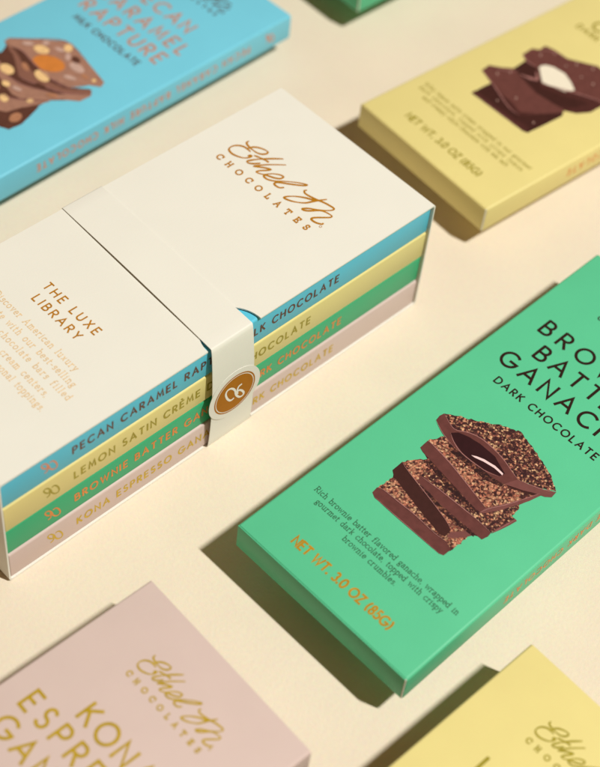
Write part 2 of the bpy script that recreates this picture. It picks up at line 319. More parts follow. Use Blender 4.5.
SCRIPT=[[(1.546, 17.204), (1.556, 17.095), (1.651, 17.031), (1.821, 16.998), (2.004, 16.991), (2.263, 17.018), (2.447, 17.14), (2.51, 17.294), (2.456, 17.381), (2.27, 17.356), (2.044, 17.244), (1.894, 17.09), (1.843, 16.925)], [(2.024, 16.851), (1.882, 16.864), (1.671, 16.844), (1.47, 16.71), (1.367, 16.514), (1.385, 16.326), (1.499, 16.24), (1.698, 16.219), (1.936, 16.292), (2.143, 16.419), (2.247, 16.586), (2.249, 16.716), (2.174, 16.694), (2.171, 16.618)], [(2.296, 16.83), (2.521, 16.915), (2.737, 16.98), (2.909, 17.007)], [(3.127, 17.573), (2.9, 17.305), (2.691, 17.022), (2.519, 16.759), (2.392, 16.507), (2.366, 16.384), (2.464, 16.364), (2.614, 16.489), (2.753, 16.702)], [(3.434, 17.419), (3.193, 17.14), (2.956, 16.832), (2.792, 16.562), (2.734, 16.416), (2.906, 16.563), (3.092, 16.707), (3.258, 16.791), (3.21, 16.651), (3.055, 16.427), (3.016, 16.28), (3.142, 16.296), (3.302, 16.41), (3.47, 16.674), (3.707, 16.875), (3.874, 16.899), (3.861, 16.732), (3.681, 16.585), (3.455, 16.478), (3.341, 16.405), (3.413, 16.318), (3.61, 16.336), (3.81, 16.465), (3.878, 16.533), (4.09, 16.782), (4.426, 17.099), (4.682, 17.28), (4.77, 17.303), (4.69, 17.167), (4.378, 16.88), (4.078, 16.635), (3.927, 16.488), (3.938, 16.362), (4.084, 16.343), (4.227, 16.392), (4.304, 16.514)], [(4.964, 17.1), (4.925, 17.022), (5.027, 16.943), (5.225, 16.955), (5.555, 17.041), (5.854, 17.155), (6.144, 17.219), (6.339, 17.231), (6.35, 17.106), (6.19, 16.888), (5.951, 16.662), (5.724, 16.481), (5.591, 16.295), (5.693, 16.284), (5.868, 16.457), (6.032, 16.699), (6.198, 16.824), (6.431, 16.885), (6.578, 16.885), (6.564, 16.757), (6.307, 16.435), (6.186, 16.239), (6.248, 16.152), (6.454, 16.181), (6.636, 16.29), (6.645, 16.365)], [(5.801, 17.35), (5.649, 17.065), (5.54, 16.826), (5.432, 16.588), (5.196, 16.357), (4.943, 16.199), (4.729, 16.145), (4.742, 16.274), (4.944, 16.537), (5.232, 16.777), (5.494, 16.927), (5.657, 17.057)]]
REG=[[(6.705, 16.167)]]
EMB=[[(10.288, 1.993), (10.2, 1.968), (10.088, 2.023), (9.952, 2.235), (9.86, 2.545), (9.908, 2.724), (10.043, 2.757), (10.196, 2.658), (10.332, 2.449), (10.37, 2.254), (10.443, 2.046), (10.607, 1.824), (10.775, 1.791), (10.82, 1.922), (10.705, 2.145), (10.556, 2.288), (10.458, 2.259)], [(10.479, 2.107), (10.453, 2.334), (10.509, 2.538), (10.655, 2.575)]]
PIC={'G': [('crumb', [(2.1, 4.75), (2.16, 5.5), (3.13, 5.63), (4.68, 5.67), (5.43, 5.86), (5.62, 5.65), (5.64, 5.32), (5.62, 4.78), (5.55, 4.47), (5.27, 4.94), (3.79, 4.93), (2.33, 4.86)]), ('side', [(2.13, 4.49), (2.1, 4.75), (2.33, 4.86), (3.79, 4.93), (4.75, 4.89), (5.28, 4.93), (5.59, 4.83), (5.58, 4.45), (5.43, 4.38), (3.95, 4.37), (2.34, 4.38)]), ('crumb', [(1.92, 6.27), (2.16, 6.68), (2.45, 7.08), (2.88, 7.02), (4.76, 6.53), (5.55, 5.8), (5.47, 5.9), (5.23, 5.52), (5.12, 5.29), (5.05, 5.42), (3.68, 5.82), (2.86, 6.0)]), ('edge', [(5.14, 5.09), (5.09, 5.34), (5.27, 5.55), (5.46, 5.91), (5.78, 5.99), (5.58, 5.56), (5.33, 5.23)]), ('dark', [(1.94, 5.73), (1.92, 6.27), (2.21, 6.15), (2.86, 6.0), (3.68, 5.82), (4.61, 5.59), (5.05, 5.42), (5.1, 5.06), (4.91, 4.99), (4.19, 5.11), (3.03, 5.36), (2.17, 5.56)]), ('crumbd', [(2.82, 6.31), (2.64, 6.65), (3.34, 6.9), (5.21, 6.77), (5.9, 8.04), (6.05, 7.89), (6.07, 7.48), (6.28, 7.47), (6.15, 6.94), (6.06, 6.38), (5.43, 6.43), (3.65, 6.38)]), ('edge', [(6.07, 6.37), (6.07, 6.67), (6.14, 6.96), (6.23, 7.48), (6.34, 7.46), (6.29, 7.14), (6.21, 6.78), (6.11, 6.44)]), ('shade', [(3.02, 6.02), (3.52, 6.0), (4.07, 5.92), (4.86, 5.92), (5.73, 5.92), (5.76, 5.8), (4.9, 5.74), (4.12, 5.71), (3.57, 5.81), (3.05, 5.9)]), ('side', [(2.84, 6.03), (2.82, 6.31), (2.93, 6.38), (3.65, 6.38), (4.66, 6.41), (5.43, 6.43), (6.06, 6.38), (6.09, 6.19), (6.03, 5.93), (5.72, 5.93), (4.85, 5.93), (4.06, 5.93), (3.51, 6.01)]), ('crumb', [(1.89, 7.65), (2.13, 8.24), (2.52, 8.44), (3.78, 8.39), (5.25, 8.35), (6.08, 8.75), (5.91, 8.32), (5.69, 7.83), (5.3, 7.11), (5.23, 7.01), (2.1, 7.66)]), ('edge', [(5.22, 6.71), (5.23, 7.02), (5.42, 7.33), (5.67, 7.86), (6.12, 8.99), (6.22, 8.98), (6.09, 8.47), (5.96, 8.07), (5.59, 7.23), (5.34, 6.8)]), ('shade', [(2.52, 7.08), (2.93, 7.01), (3.64, 6.9), (4.39, 6.78), (5.11, 6.73), (5.13, 6.59), (4.44, 6.57), (3.69, 6.65), (2.98, 6.8), (2.55, 6.95)]), ('side', [(1.92, 7.22), (1.89, 7.65), (2.1, 7.66), (3.09, 7.53), (4.3, 7.26), (5.24, 7.03), (5.23, 6.74), (5.06, 6.73), (3.63, 6.92), (2.1, 7.15)]), ('crumbd', [(1.44, 9.04), (1.86, 9.35), (2.35, 9.64), (2.9, 9.99), (3.35, 10.33), (3.88, 10.57), (4.45, 10.39), (4.92, 10.27), (5.45, 10.06), (5.83, 9.92), (6.45, 9.49), (5.94, 9.11), (5.17, 8.81), (4.15, 9.16), (3.25, 9.23), (2.21, 8.72)]), ('edge', [(4.99, 8.3), (5.17, 8.81), (5.93, 9.12), (6.48, 9.47), (6.51, 9.17), (6.34, 9.0), (5.91, 8.79), (5.64, 8.62)]), ('shade', [(2.52, 8.2), (2.78, 8.14), (3.3, 8.22), (3.92, 8.23), (4.47, 8.19), (5.0, 8.29), (5.01, 8.14), (4.49, 7.94), (3.94, 7.93), (3.32, 7.92), (2.81, 7.9), (2.54, 8.04)]), ('side', [(1.45, 8.59), (1.4, 8.84), (1.44, 9.04), (2.16, 8.78), (2.65, 9.07), (3.25, 9.23), (4.15, 9.16), (4.85, 8.94), (5.2, 8.84), (4.99, 8.3), (4.46, 8.2), (3.28, 8.23), (2.71, 8.17), (2.02, 8.34)]), ('hollow', [(2.2, 8.55), (2.37, 8.78), (2.77, 8.93), (3.24, 9.0), (3.99, 8.98), (4.72, 8.68), (4.67, 8.44), (4.11, 8.24), (3.11, 8.19), (2.55, 8.35)]), ('shine', [(3.37, 8.37), (3.54, 8.48), (3.81, 8.59), (4.26, 8.67), (4.68, 8.63), (4.71, 8.55), (4.31, 8.57), (3.85, 8.49), (3.52, 8.38)])], 'Y': [('dark', [(2.28, 4.58), (2.25, 5.19), (2.26, 5.91), (3.89, 6.07), (5.52, 7.1), (5.68, 6.93), (5.64, 5.79), (5.59, 4.82), (5.38, 4.74)]), ('dside', [(2.25, 4.6), (2.23, 4.86), (3.86, 4.93), (5.36, 5.08), (5.61, 4.83), (5.37, 4.72), (3.71, 4.65)]), ('dside', [(5.22, 8.31), (5.98, 8.88), (6.23, 9.38), (6.24, 8.15), (5.94, 7.56), (5.35, 7.12), (4.96, 7.37)]), ('dtop', [(1.39, 6.05), (1.32, 6.59), (1.77, 6.97), (2.18, 7.46), (2.17, 7.93), (2.87, 7.68), (3.81, 7.64), (4.91, 7.58), (5.57, 7.12), (4.95, 6.04), (4.52, 5.3), (3.84, 5.32), (2.37, 5.8)]), ('dark', [(2.12, 7.37), (2.02, 8.3), (2.71, 8.3), (3.64, 7.67), (4.69, 7.95), (5.8, 8.61), (5.66, 7.85), (5.24, 7.23), (3.97, 7.03), (3.1, 7.16)]), ('dside', [(2.78, 5.69), (3.62, 5.68), (4.45, 5.52), (4.89, 6.11), (4.57, 5.26), (3.88, 5.28)]), ('dtop', [(1.64, 8.42), (1.59, 9.11), (1.85, 9.32), (1.8, 9.75), (2.31, 9.92), (3.03, 9.96), (3.57, 10.32), (4.2, 10.76), (4.94, 10.75), (5.88, 10.99), (6.54, 9.98), (6.37, 9.23), (6.03, 8.82), (5.4, 8.72), (4.46, 8.18), (3.64, 7.67), (2.71, 8.3), (2.14, 8.19)]), ('dside', [(3.56, 7.67), (4.43, 8.22), (5.37, 8.76), (6.06, 8.95), (6.13, 8.72), (5.47, 8.35), (4.64, 7.85), (3.81, 7.49)]), ('cream', [(2.73, 8.4), (2.71, 8.6), (2.81, 8.8), (3.11, 8.99), (3.73, 9.09), (4.28, 8.9), (4.79, 8.63), (4.6, 8.19), (4.09, 7.96), (3.56, 7.78)]), ('salt', [(2.18, 9.12), (2.23, 9.03), (2.21, 9.0), (2.13, 9.05), (2.07, 9.14), (2.09, 9.18)]), ('salt', [(2.48, 9.73), (2.51, 9.67), (2.49, 9.64), (2.44, 9.66), (2.41, 9.72), (2.43, 9.76)]), ('salt', [(3.4, 9.56), (3.43, 9.5), (3.4, 9.47), (3.35, 9.49), (3.32, 9.55), (3.34, 9.59)]), ('salt', [(3.59, 10.06), (3.65, 9.97), (3.63, 9.93), (3.55, 9.98), (3.49, 10.07), (3.51, 10.11)]), ('salt', [(4.99, 9.68), (5.04, 9.6), (5.02, 9.56), (4.95, 9.6), (4.9, 9.68), (4.92, 9.72)]), ('salt', [(4.25, 10.45), (4.31, 10.36), (4.29, 10.33), (4.21, 10.38), (4.15, 10.47), (4.17, 10.51)]), ('salt', [(2.0, 6.52), (2.05, 6.43), (2.03, 6.4), (1.95, 6.45), (1.89, 6.53), (1.91, 6.57)]), ('salt', [(3.68, 6.05), (3.73, 5.97), (3.71, 5.93), (3.64, 5.97), (3.59, 6.05), (3.61, 6.09)]), ('salt', [(3.32, 5.23), (3.35, 5.18), (3.32, 5.14), (3.27, 5.16), (3.24, 5.22), (3.27, 5.25)]), ('salt', [(5.29, 5.54), (5.33, 5.48), (5.3, 5.44), (5.25, 5.47), (5.21, 5.54), (5.23, 5.57)]), ('salt', [(2.27, 7.07), (2.3, 7.01), (2.27, 6.97), (2.22, 7.0), (2.19, 7.05), (2.21, 7.09)]), ('salt', [(4.35, 9.58), (4.38, 9.52), (4.35, 9.49), (4.3, 9.51), (4.27, 9.57), (4.29, 9.6)]), ('salt', [(3.07, 7.54), (3.13, 7.46), (3.11, 7.42), (3.02, 7.47), (2.97, 7.56), (2.99, 7.59)])], 'B': [('mdark', [(3.81, 5.17), (4.65, 5.79), (5.05, 6.11), (5.62, 7.11), (5.8, 6.59), (6.02, 5.87), (5.95, 5.24), (5.59, 5.06), (4.26, 4.72)]), ('milk', [(2.88, 5.87), (3.92, 6.36), (4.62, 6.66), (5.67, 7.72), (5.46, 7.08), (5.18, 6.44), (5.01, 5.83), (4.77, 5.69), (3.55, 5.26)]), ('mdark', [(1.41, 7.43), (1.74, 8.05), (2.28, 8.07), (3.44, 7.59), (3.97, 7.83), (5.58, 7.63), (4.41, 6.72), (3.99, 6.3), (2.57, 6.11)]), ('milk', [(1.84, 7.32), (2.22, 7.68), (2.93, 7.34), (3.59, 7.36), (4.23, 7.51), (5.57, 8.29), (6.35, 9.39), (6.49, 9.25), (6.46, 8.66), (5.83, 8.08), (5.55, 7.65), (4.7, 6.82), (4.28, 6.72), (3.11, 6.98)]), ('mdark', [(2.15, 8.77), (2.82, 8.74), (4.51, 8.49), (5.62, 8.8), (6.14, 9.54), (5.3, 8.51), (4.13, 7.81), (3.34, 7.67)]), ('mside', [(1.29, 8.64), (1.65, 8.64), (2.17, 8.59), (2.95, 8.36), (4.19, 8.31), (5.46, 8.71), (6.21, 9.53), (6.41, 9.32), (5.69, 8.52), (4.92, 8.16), (3.94, 7.74), (3.52, 7.69), (2.32, 8.34)]), ('milk', [(1.26, 8.66), (1.22, 8.95), (1.85, 9.63), (2.96, 10.76), (3.29, 10.84), (4.04, 10.67), (4.52, 10.61), (6.17, 10.27), (6.32, 9.95), (5.86, 9.6), (5.47, 8.87), (4.46, 8.64), (3.25, 8.73), (2.25, 8.86), (1.71, 8.62)]), ('nut', [(4.57, 8.51), (4.58, 8.39), (4.52, 8.29), (4.37, 8.22), (4.19, 8.2), (3.99, 8.22), (3.82, 8.3), (3.72, 8.4), (3.7, 8.52), (3.77, 8.62), (3.91, 8.69), (4.1, 8.71), (4.3, 8.69), (4.46, 8.61)]), ('nut', [(3.2, 7.67), (3.24, 7.55), (3.2, 7.44), (3.09, 7.35), (2.93, 7.31), (2.76, 7.32), (2.6, 7.38), (2.49, 7.47), (2.44, 7.59), (2.48, 7.7), (2.59, 7.79), (2.75, 7.83), (2.93, 7.83), (3.09, 7.77)]), ('nut', [(4.48, 6.35), (4.5, 6.27), (4.48, 6.19), (4.41, 6.14), (4.3, 6.13), (4.19, 6.14), (4.09, 6.2), (4.01, 6.27), (3.99, 6.35), (4.02, 6.43), (4.09, 6.48), (4.19, 6.5), (4.31, 6.48), (4.41, 6.43)]), ('nutd', [(5.59, 6.21), (5.69, 6.14), (5.76, 6.01), (5.79, 5.87), (5.76, 5.74), (5.7, 5.65), (5.6, 5.6), (5.48, 5.62), (5.38, 5.7), (5.31, 5.82), (5.29, 5.96), (5.31, 6.09), (5.38, 6.19), (5.48, 6.23)]), ('nut', [(3.07, 9.73), (3.11, 9.63), (3.09, 9.51), (2.99, 9.4), (2.85, 9.32), (2.68, 9.29), (2.53, 9.31), (2.42, 9.38), (2.38, 9.49), (2.41, 9.61), (2.5, 9.71), (2.64, 9.79), (2.81, 9.82), (2.96, 9.8)]), ('nut', [(3.54, 10.67), (3.62, 10.58), (3.66, 10.48), (3.65, 10.38), (3.6, 10.32), (3.51, 10.29), (3.4, 10.31), (3.3, 10.37), (3.22, 10.46), (3.18, 10.56), (3.19, 10.66), (3.24, 10.72), (3.33, 10.75), (3.44, 10.73)]), ('caramel', [(4.35, 9.58), (4.43, 9.38), (4.37, 9.14), (4.18, 8.91), (3.89, 8.74), (3.56, 8.67), (3.25, 8.7), (3.03, 8.83), (2.94, 9.04), (3.0, 9.28), (3.2, 9.51), (3.49, 9.68), (3.82, 9.75), (4.13, 9.72)]), ('pale', [(2.61, 10.11), (2.66, 10.06), (2.68, 9.99), (2.66, 9.92), (2.62, 9.86), (2.55, 9.83), (2.48, 9.84), (2.41, 9.87), (2.37, 9.93), (2.35, 10.0), (2.37, 10.07), (2.41, 10.12), (2.47, 10.15), (2.55, 10.15)]), ('pale', [(5.1, 10.03), (5.11, 9.93), (5.04, 9.84), (4.9, 9.77), (4.71, 9.74), (4.52, 9.75), (4.36, 9.81), (4.27, 9.9), (4.25, 10.0), (4.33, 10.09), (4.47, 10.16), (4.66, 10.19), (4.85, 10.17), (5.0, 10.12)]), ('mdark', [(4.48, 10.31), (4.5, 10.23), (4.47, 10.16), (4.39, 10.11), (4.29, 10.1), (4.17, 10.11), (4.07, 10.16), (4.0, 10.24), (3.98, 10.32), (4.01, 10.39), (4.09, 10.44), (4.2, 10.45), (4.31, 10.43), (4.41, 10.38)]), ('pale', [(3.94, 10.23), (4.02, 10.14), (4.08, 10.06), (4.08, 9.99), (4.05, 9.94), (3.98, 9.94), (3.89, 9.97), (3.79, 10.04), (3.7, 10.12), (3.65, 10.21), (3.64, 10.28), (3.67, 10.32), (3.75, 10.33), (3.84, 10.29)]), ('nutd', [(3.65, 6.53), (3.7, 6.43), (3.66, 6.31), (3.56, 6.22), (3.4, 6.16), (3.23, 6.14), (3.08, 6.18), (2.97, 6.26), (2.93, 6.37), (2.96, 6.48), (3.07, 6.58), (3.22, 6.64), (3.39, 6.65), (3.55, 6.61)]), ('nut', [(5.19, 7.16), (5.22, 7.11), (5.23, 7.05), (5.21, 6.99), (5.17, 6.94), (5.11, 6.9), (5.05, 6.9), (5.0, 6.92), (4.96, 6.97), (4.96, 7.03), (4.97, 7.09), (5.02, 7.14), (5.08, 7.18), (5.14, 7.18)]), ('nutd', [(3.53, 8.23), (3.51, 8.17), (3.44, 8.13), (3.33, 8.13), (3.2, 8.15), (3.07, 8.2), (2.98, 8.27), (2.93, 8.34), (2.94, 8.4), (3.01, 8.43), (3.13, 8.44), (3.26, 8.41), (3.39, 8.36), (3.48, 8.3)]), ('pale', [(3.5, 10.25), (3.51, 10.2), (3.47, 10.15), (3.4, 10.09), (3.29, 10.05), (3.19, 10.03), (3.1, 10.04), (3.04, 10.07), (3.04, 10.12), (3.07, 10.18), (3.15, 10.24), (3.25, 10.28), (3.36, 10.29), (3.45, 10.29)]), ('pale', [(2.24, 9.53), (2.27, 9.48), (2.25, 9.39), (2.19, 9.3), (2.11, 9.22), (2.01, 9.17), (1.92, 9.15), (1.86, 9.17), (1.83, 9.23), (1.85, 9.31), (1.91, 9.4), (1.99, 9.48), (2.09, 9.54), (2.18, 9.56)]), ('nutd', [(5.59, 9.86), (5.59, 9.81), (5.55, 9.77), (5.47, 9.75), (5.37, 9.74), (5.26, 9.75), (5.18, 9.79), (5.14, 9.83), (5.14, 9.88), (5.18, 9.92), (5.26, 9.95), (5.36, 9.96), (5.47, 9.94), (5.55, 9.91)]), ('pale', [(5.28, 9.45), (5.29, 9.39), (5.24, 9.32), (5.15, 9.24), (5.03, 9.18), (4.91, 9.14), (4.8, 9.13), (4.74, 9.16), (4.73, 9.22), (4.77, 9.29), (4.86, 9.37), (4.98, 9.43), (5.11, 9.47), (5.21, 9.48)]), ('nut', [(5.88, 10.06), (5.91, 10.02), (5.92, 9.98), (5.91, 9.93), (5.88, 9.89), (5.84, 9.88), (5.79, 9.88), (5.75, 9.9), (5.72, 9.94), (5.71, 9.98), (5.72, 10.03), (5.75, 10.06), (5.79, 10.08), (5.84, 10.08)]), ('mdark', [(4.91, 8.08), (4.9, 8.04), (4.85, 7.99), (4.75, 7.95), (4.62, 7.91), (4.5, 7.9), (4.41, 7.91), (4.35, 7.93), (4.36, 7.98), (4.41, 8.03), (4.51, 8.07), (4.64, 8.11), (4.76, 8.12), (4.85, 8.11)]), ('nutd', [(5.62, 8.14), (5.64, 8.08), (5.61, 8.01), (5.55, 7.93), (5.46, 7.85), (5.36, 7.81), (5.27, 7.79), (5.21, 7.82), (5.19, 7.87), (5.22, 7.95), (5.28, 8.03), (5.37, 8.1), (5.47, 8.15), (5.56, 8.16)]), ('nut', [(3.77, 7.01), (3.8, 6.94), (3.79, 6.88), (3.73, 6.82), (3.65, 6.79), (3.55, 6.78), (3.46, 6.81), (3.4, 6.86), (3.37, 6.93), (3.38, 7.0), (3.44, 7.05), (3.52, 7.09), (3.62, 7.09), (3.71, 7.06)]), ('pale', [(4.37, 7.18), (4.37, 7.13), (4.33, 7.08), (4.25, 7.03), (4.15, 6.99), (4.05, 6.98), (3.96, 6.99), (3.91, 7.02), (3.9, 7.06), (3.94, 7.12), (4.02, 7.17), (4.12, 7.2), (4.23, 7.22), (4.31, 7.21)])]}


BL, BW, BT = 19.92, 8.0, 1.273          # a bar carton, in cm
def top_place(T=BT, Wd=BW): return lambda s, t, l: (t, Wd-s, T+l)
def spine_place(T=BT, L=BL):            # near long side, lettering upside down as on the loose cartons
    return lambda a, b, l: (L-a, -l, T-b)
def emblem_strokes(P_, ca, cb, size, wd, flip):
    xs = [p for st in EMB for p in st]
    cx = (min(p[0] for p in xs)+max(p[0] for p in xs))/2; cy = (min(p[1] for p in xs)+max(p[1] for p in xs))/2
    h = max(p[0] for p in xs)-min(p[0] for p in xs); sg = -1 if flip else 1
    for st in EMB:
        P_.ribbon(smooth_pts([(ca+sg*(p[0]-cx)/h*size, cb+sg*(p[1]-cy)/h*size) for p in st], 4), wd)

def logo(root, place, mat, sc=.70, c=(4.0, 17.15), wd=.058, reg=True):
    P_ = Print(place)
    mp = lambda p: (c[0]+(p[0]-3.95)*sc, c[1]+(p[1]-15.6)*sc)
    for st in SCRIPT:
        P_.ribbon(smooth_pts([mp(p) for p in st], 5), wd*(sc/.7)**.7, taper=lambda t: .75+.5*abs(math.sin(t*9)))
    a0 = mp((1.42, 15.6)); a1 = mp((6.48, 15.6))
    P_.text('CHOCOLATES', SLAB, a0[0], a1[0], a0[1], .27*sc, wd*.85*(sc/.7)**.7)
    g = mp(REG[0][0]); P_.ribbon(A(g[0], g[1], .05*sc, .05*sc, 0, 360, 10), .018)
    return P_.done('brand_lettering', mat, root)

def carton(label, loc, rz, card, group, spine=None, spine_mat=None, riser=True):
    h = loc[2]
    root = thing('chocolate_carton', label, 'chocolate box', loc, rz, group)
    b = link('carton_body', box_bm(.05, BL, 0, BW, 0, BT, .022, 2,
             lambda c: abs(c.z-BT) < 1e-4 and (abs(c.y) < 1e-4 or abs(c.y-BW) < 1e-4), .11), card, root); autosmooth(b, 50)
    # tuck-in end flap, a hair narrower than the carton, its cut edge bare paper
    bm = box_bm(0, .048, .07, BW-.02, .015, BT-.02, .012, 2); fl = link('end_flap', bm, card, root); autosmooth(fl, 50)
    link('paper_edge', box_bm(.002, .046, .028, .066, .012, BT-.035, 0), edge_m, fl)
    if riser: link('riser', box_bm(4.2, 15.5, 2.0, 6.0, -h, -.004, .02), riser_m, root)  # unseen riser block, assumed to prop the raised carton; not part of the carton
    if spine:
        P_ = Print(spine_place()); emblem_strokes(P_, BL-18.6, BT/2, .5, .07, False); P_.done('spine_emblem', spine_mat, root)
        P_ = Print(spine_place()); P_.text(spine, UP, BL-17.3, BL-5.05, BT/2-.18, .34, .066, .84); P_.done('spine_lettering', spine_mat, root)
    return root
def title(root, lines, mat, sub=None, sub_mat=None, wd=.12, cap=.74):
    P_ = Print(top_place())
    for s, a0, a1, base in lines: P_.text(s, UP, a0, a1, base, cap, wd, .94)
    P_.done('title_lettering', mat, root)
    if sub:
        P_ = Print(top_place()); s, a0, a1, base = sub; P_.text(s, UP, a0, a1, base, .32, .066, .92); P_.done('subtitle_lettering', sub_mat or mat, root)
def small_print(root, lines, mat, cap=.235, wd=.03):
    P_ = Print(top_place())
    for s, a0, a1, base in lines: P_.text(s, LOW, a0, a1, base, cap, wd)
    P_.done('description_lettering', mat, root)
def net_weight(root, mat, wd=.08, base=.9):
    P_ = Print(top_place()); P_.text('NET WT. 3.0 OZ (85G)', UP, 1.72, 6.28, base, .36, wd, .84); P_.done('net_weight_lettering', mat, root)
def picture(root, key):
    P_ = Print(top_place()); kinds = []; rnd = random.Random(3)
    for i, (k, pts) in enumerate(BACK.get(key, [])+PIC[key]):
        if k not in kinds: kinds.append(k)
        out = []; jag = .035 if k.startswith('crumb') else .008
        for j in range(len(pts)):
            p, q = Vector(pts[j]), Vector(pts[(j+1) % len(pts)]); n = max(1, int((q-p).length/(.09 if jag > .02 else .2)))
            for t in range(n):
                v = p.lerp(q, t/n); out.append((v.x+rnd.uniform(-jag, jag)*(1 if t else .3), v.y+rnd.uniform(-jag, jag)*(1 if t else .3)))
        P_.patch(out, .003+.0009*i, kinds.index(k))
    kinds.append('rim')
    n0 = len(P_.bm.faces)
    for pts, wd in RIMS.get(key, []):
        P_.k = 0; pl_ = P_.place; P_.place = lambda s, t_, l: pl_(s, t_, l+.022)
        P_.ribbon(smooth_pts(pts, 4), wd, taper=lambda u: .25+.9*math.sin(math.pi*u)); P_.place = pl_
    P_.bm.faces.ensure_lookup_table()
    for f in P_.bm.faces[n0:]: f.material_index = len(kinds)-1
    P_.done('chocolate_picture', [PICM[k] for k in kinds], root)

# ------------------------------------------------------------------ setting
bm = bmesh.new(); bmesh.ops.create_grid(bm, x_segments=2, y_segments=2, size=3.0)
g = link('ground', bm, ground_m); g['kind'] = 'structure'

# ------------------------------------------------------------------ loose cartons
GR = 'loose chocolate cartons laid out on the cream ground'
c = carton('mint green carton with a picture of crumb-coated dark chocolate, right of the cream slipcase', (6.569, -12.520, 1.241), 0.0182, green_m, GR,
           'BROWNIE BATTER GANACHE DARK CHOCOLATE', orange_m)
logo(c, top_place(), cocoa_m)
title(c, [('BROWNIE', 1.10, 6.90, 14.88), ('BATTER', 1.80, 6.20, 13.71), ('GANACHE', 1.02, 6.97, 12.53)], cocoa_m, ('DARK CHOCOLATE', 1.62, 6.48, 11.62))
picture(c, 'G')
small_print(c, [('Rich brownie batter flavored ganache, wrapped in', .70, 7.45, 3.02), ('gourmet dark chocolate, topped with crispy', 1.10, 7.03, 2.66), ('brownie crumbles.', 2.80, 5.27, 2.28)], dgreen_m)
net_weight(c, gold_m)

c = carton('sky blue carton with a picture of nutty caramel milk chocolate, behind the cream slipcase', (7.288, 14.414, 0.943), 0.0252, blue_m, GR,
           'PECAN CARAMEL RAPTURE MILK CHOCOLATE', copper_m)
logo(c, top_place(), dcopper_m)
title(c, [('PECAN', 2.15, 5.85, 15.28), ('CARAMEL', 1.15, 6.85, 14.02), ('RAPTURE', 1.37, 6.63, 12.82)], copper_m, ('MILK CHOCOLATE', 1.85, 6.15, 12.05), dcopper_m)
picture(c, 'B')

c = carton('green carton at the top edge of the photo, only one corner and its shadow showing', (30.816, 14.024, 1.229), -0.0248, green_m, GR)

c = carton('pale yellow carton picturing white-filled dark chocolate, behind the right end of the slipcase', (24.824, 0.516, 1.037), -0.0662, yellow_m, GR,
           'LEMON SATIN CRÈME DARK CHOCOLATE', orange_m)
title(c, [('LEMON', 1.86, 6.14, 14.95), ('SATIN', 2.1, 5.9, 13.75), ('CRÈME', 2.0, 6.0, 12.58)], olive_m, ('DARK CHOCOLATE', 1.62, 6.40, 12.0))
picture(c, 'Y')
small_print(c, [('Silky lemon satin crème wrapped in our gourmet'.replace('è', 'e'), .62, 7.30, 3.22), ('dark chocolate, topped with crispy lemon', .66, 7.14, 2.86), ('and creamy white chocolate with sea salt.', 1.25, 6.62, 2.52)], olive_m, .22, .028)
net_weight(c, olive_m, .07, 1.08)

c = carton('dusty pink carton with large gold lettering at the bottom left', (-17.386, -11.784, 1.315), -0.0263, mauve_m, GR)
logo(c, top_place(), ochre_m)
title(c, [('KONA', 2.45, 5.55, 15.06), ('ESPRESSO', .97, 7.03, 13.95), ('GANACHE', 1.05, 6.95, 12.82)], ochre_m)

c = carton('pale yellow carton at the bottom right corner with only its script logo showing', (-9.273, -22.018, 1.191), -0.0123, yellow_m, GR)
logo(c, top_place(), olive_m)
title(c, [('LEMON', 1.86, 6.14, 15.08), ('SATIN', 2.1, 5.9, 13.95), ('CRÈME', 2.0, 6.0, 12.82)], olive_m)

# ------------------------------------------------------------------ the slipcase and the four cartons in it
SL, SW, SH = 20.467, 8.635, 5.708
Z0, TH, RD = .028, .062, .13              # it stands on the band's underside; board thickness; corner radius
def panel(pts, z0, z1):
    bm = bmesh.new(); vs = [bm.verts.new((x*CM, y*CM, z0*CM)) for x, y in pts]; f = bm.faces.new(vs)
    r = bmesh.ops.extrude_face_region(bm, geom=[f]); bmesh.ops.translate(bm, vec=(0, 0, (z1-z0)*CM), verts=[v for v in r['geom'] if isinstance(v, bmesh.types.BMVert)])
    bmesh.ops.recalc_face_normals(bm, faces=bm.faces)
    bmesh.ops.triangulate(bm, faces=[f for f in bm.faces if len(f.verts) > 4])
    return bm
sc_ = thing('slipcase', 'cream open-fronted slipcase holding four stacked cartons', 'slipcase', (0, 0, 0))
BC = 10.13                              # centre line of the belly band
def notched(nw, nd):
    arc = [(BC+nw*math.cos(a), nd*math.sin(a)) for a in [math.pi*i/28 for i in range(29)]]   # thumb notch
    return [(RD, 0)]+[(x, y) for x, y in arc[::-1]]+[(SL-RD, 0), (SL-RD, SW), (RD, SW)]
link('lid_panel', panel(notched(1.24, 1.32), SH-TH, SH), cream_m, sc_)
link('floor_panel', panel(notched(1.2, .9), Z0, Z0+TH), cream_m, sc_)
def end_panel(right):
    """an end wall with its rounded top and bottom folds"""
    out = [(RD-RD*math.cos(a), SH-RD+RD*math.sin(a)) for a in [math.pi/2*i/6 for i in range(6, -1, -1)]] + [(RD-RD*math.cos(a), Z0+RD-RD*math.sin(a)) for a in [math.pi/2*i/6 for i in range(7)]]
    inn = [(RD, SH-TH), (TH, SH-RD), (TH, Z0+RD), (RD, Z0+TH)][::-1]
    prof = out+inn; bm = bmesh.new(); rows = []
    for y in (0, SW): rows.append([bm.verts.new(((SL-x if right else x)*CM, y*CM, z*CM)) for x, z in prof])
    n = len(prof)
    for i in range(n): bm.faces.new((rows[0][i], rows[0][(i+1) % n], rows[1][(i+1) % n], rows[1][i]))
    for r in rows: bm.faces.new(r)
    bmesh.ops.recalc_face_normals(bm, faces=bm.faces)
    bmesh.ops.triangulate(bm, faces=[f for f in bm.faces if len(f.verts) > 4])
    return bm
autosmooth(link('end_panel', end_panel(False), cream_m, sc_), 40)
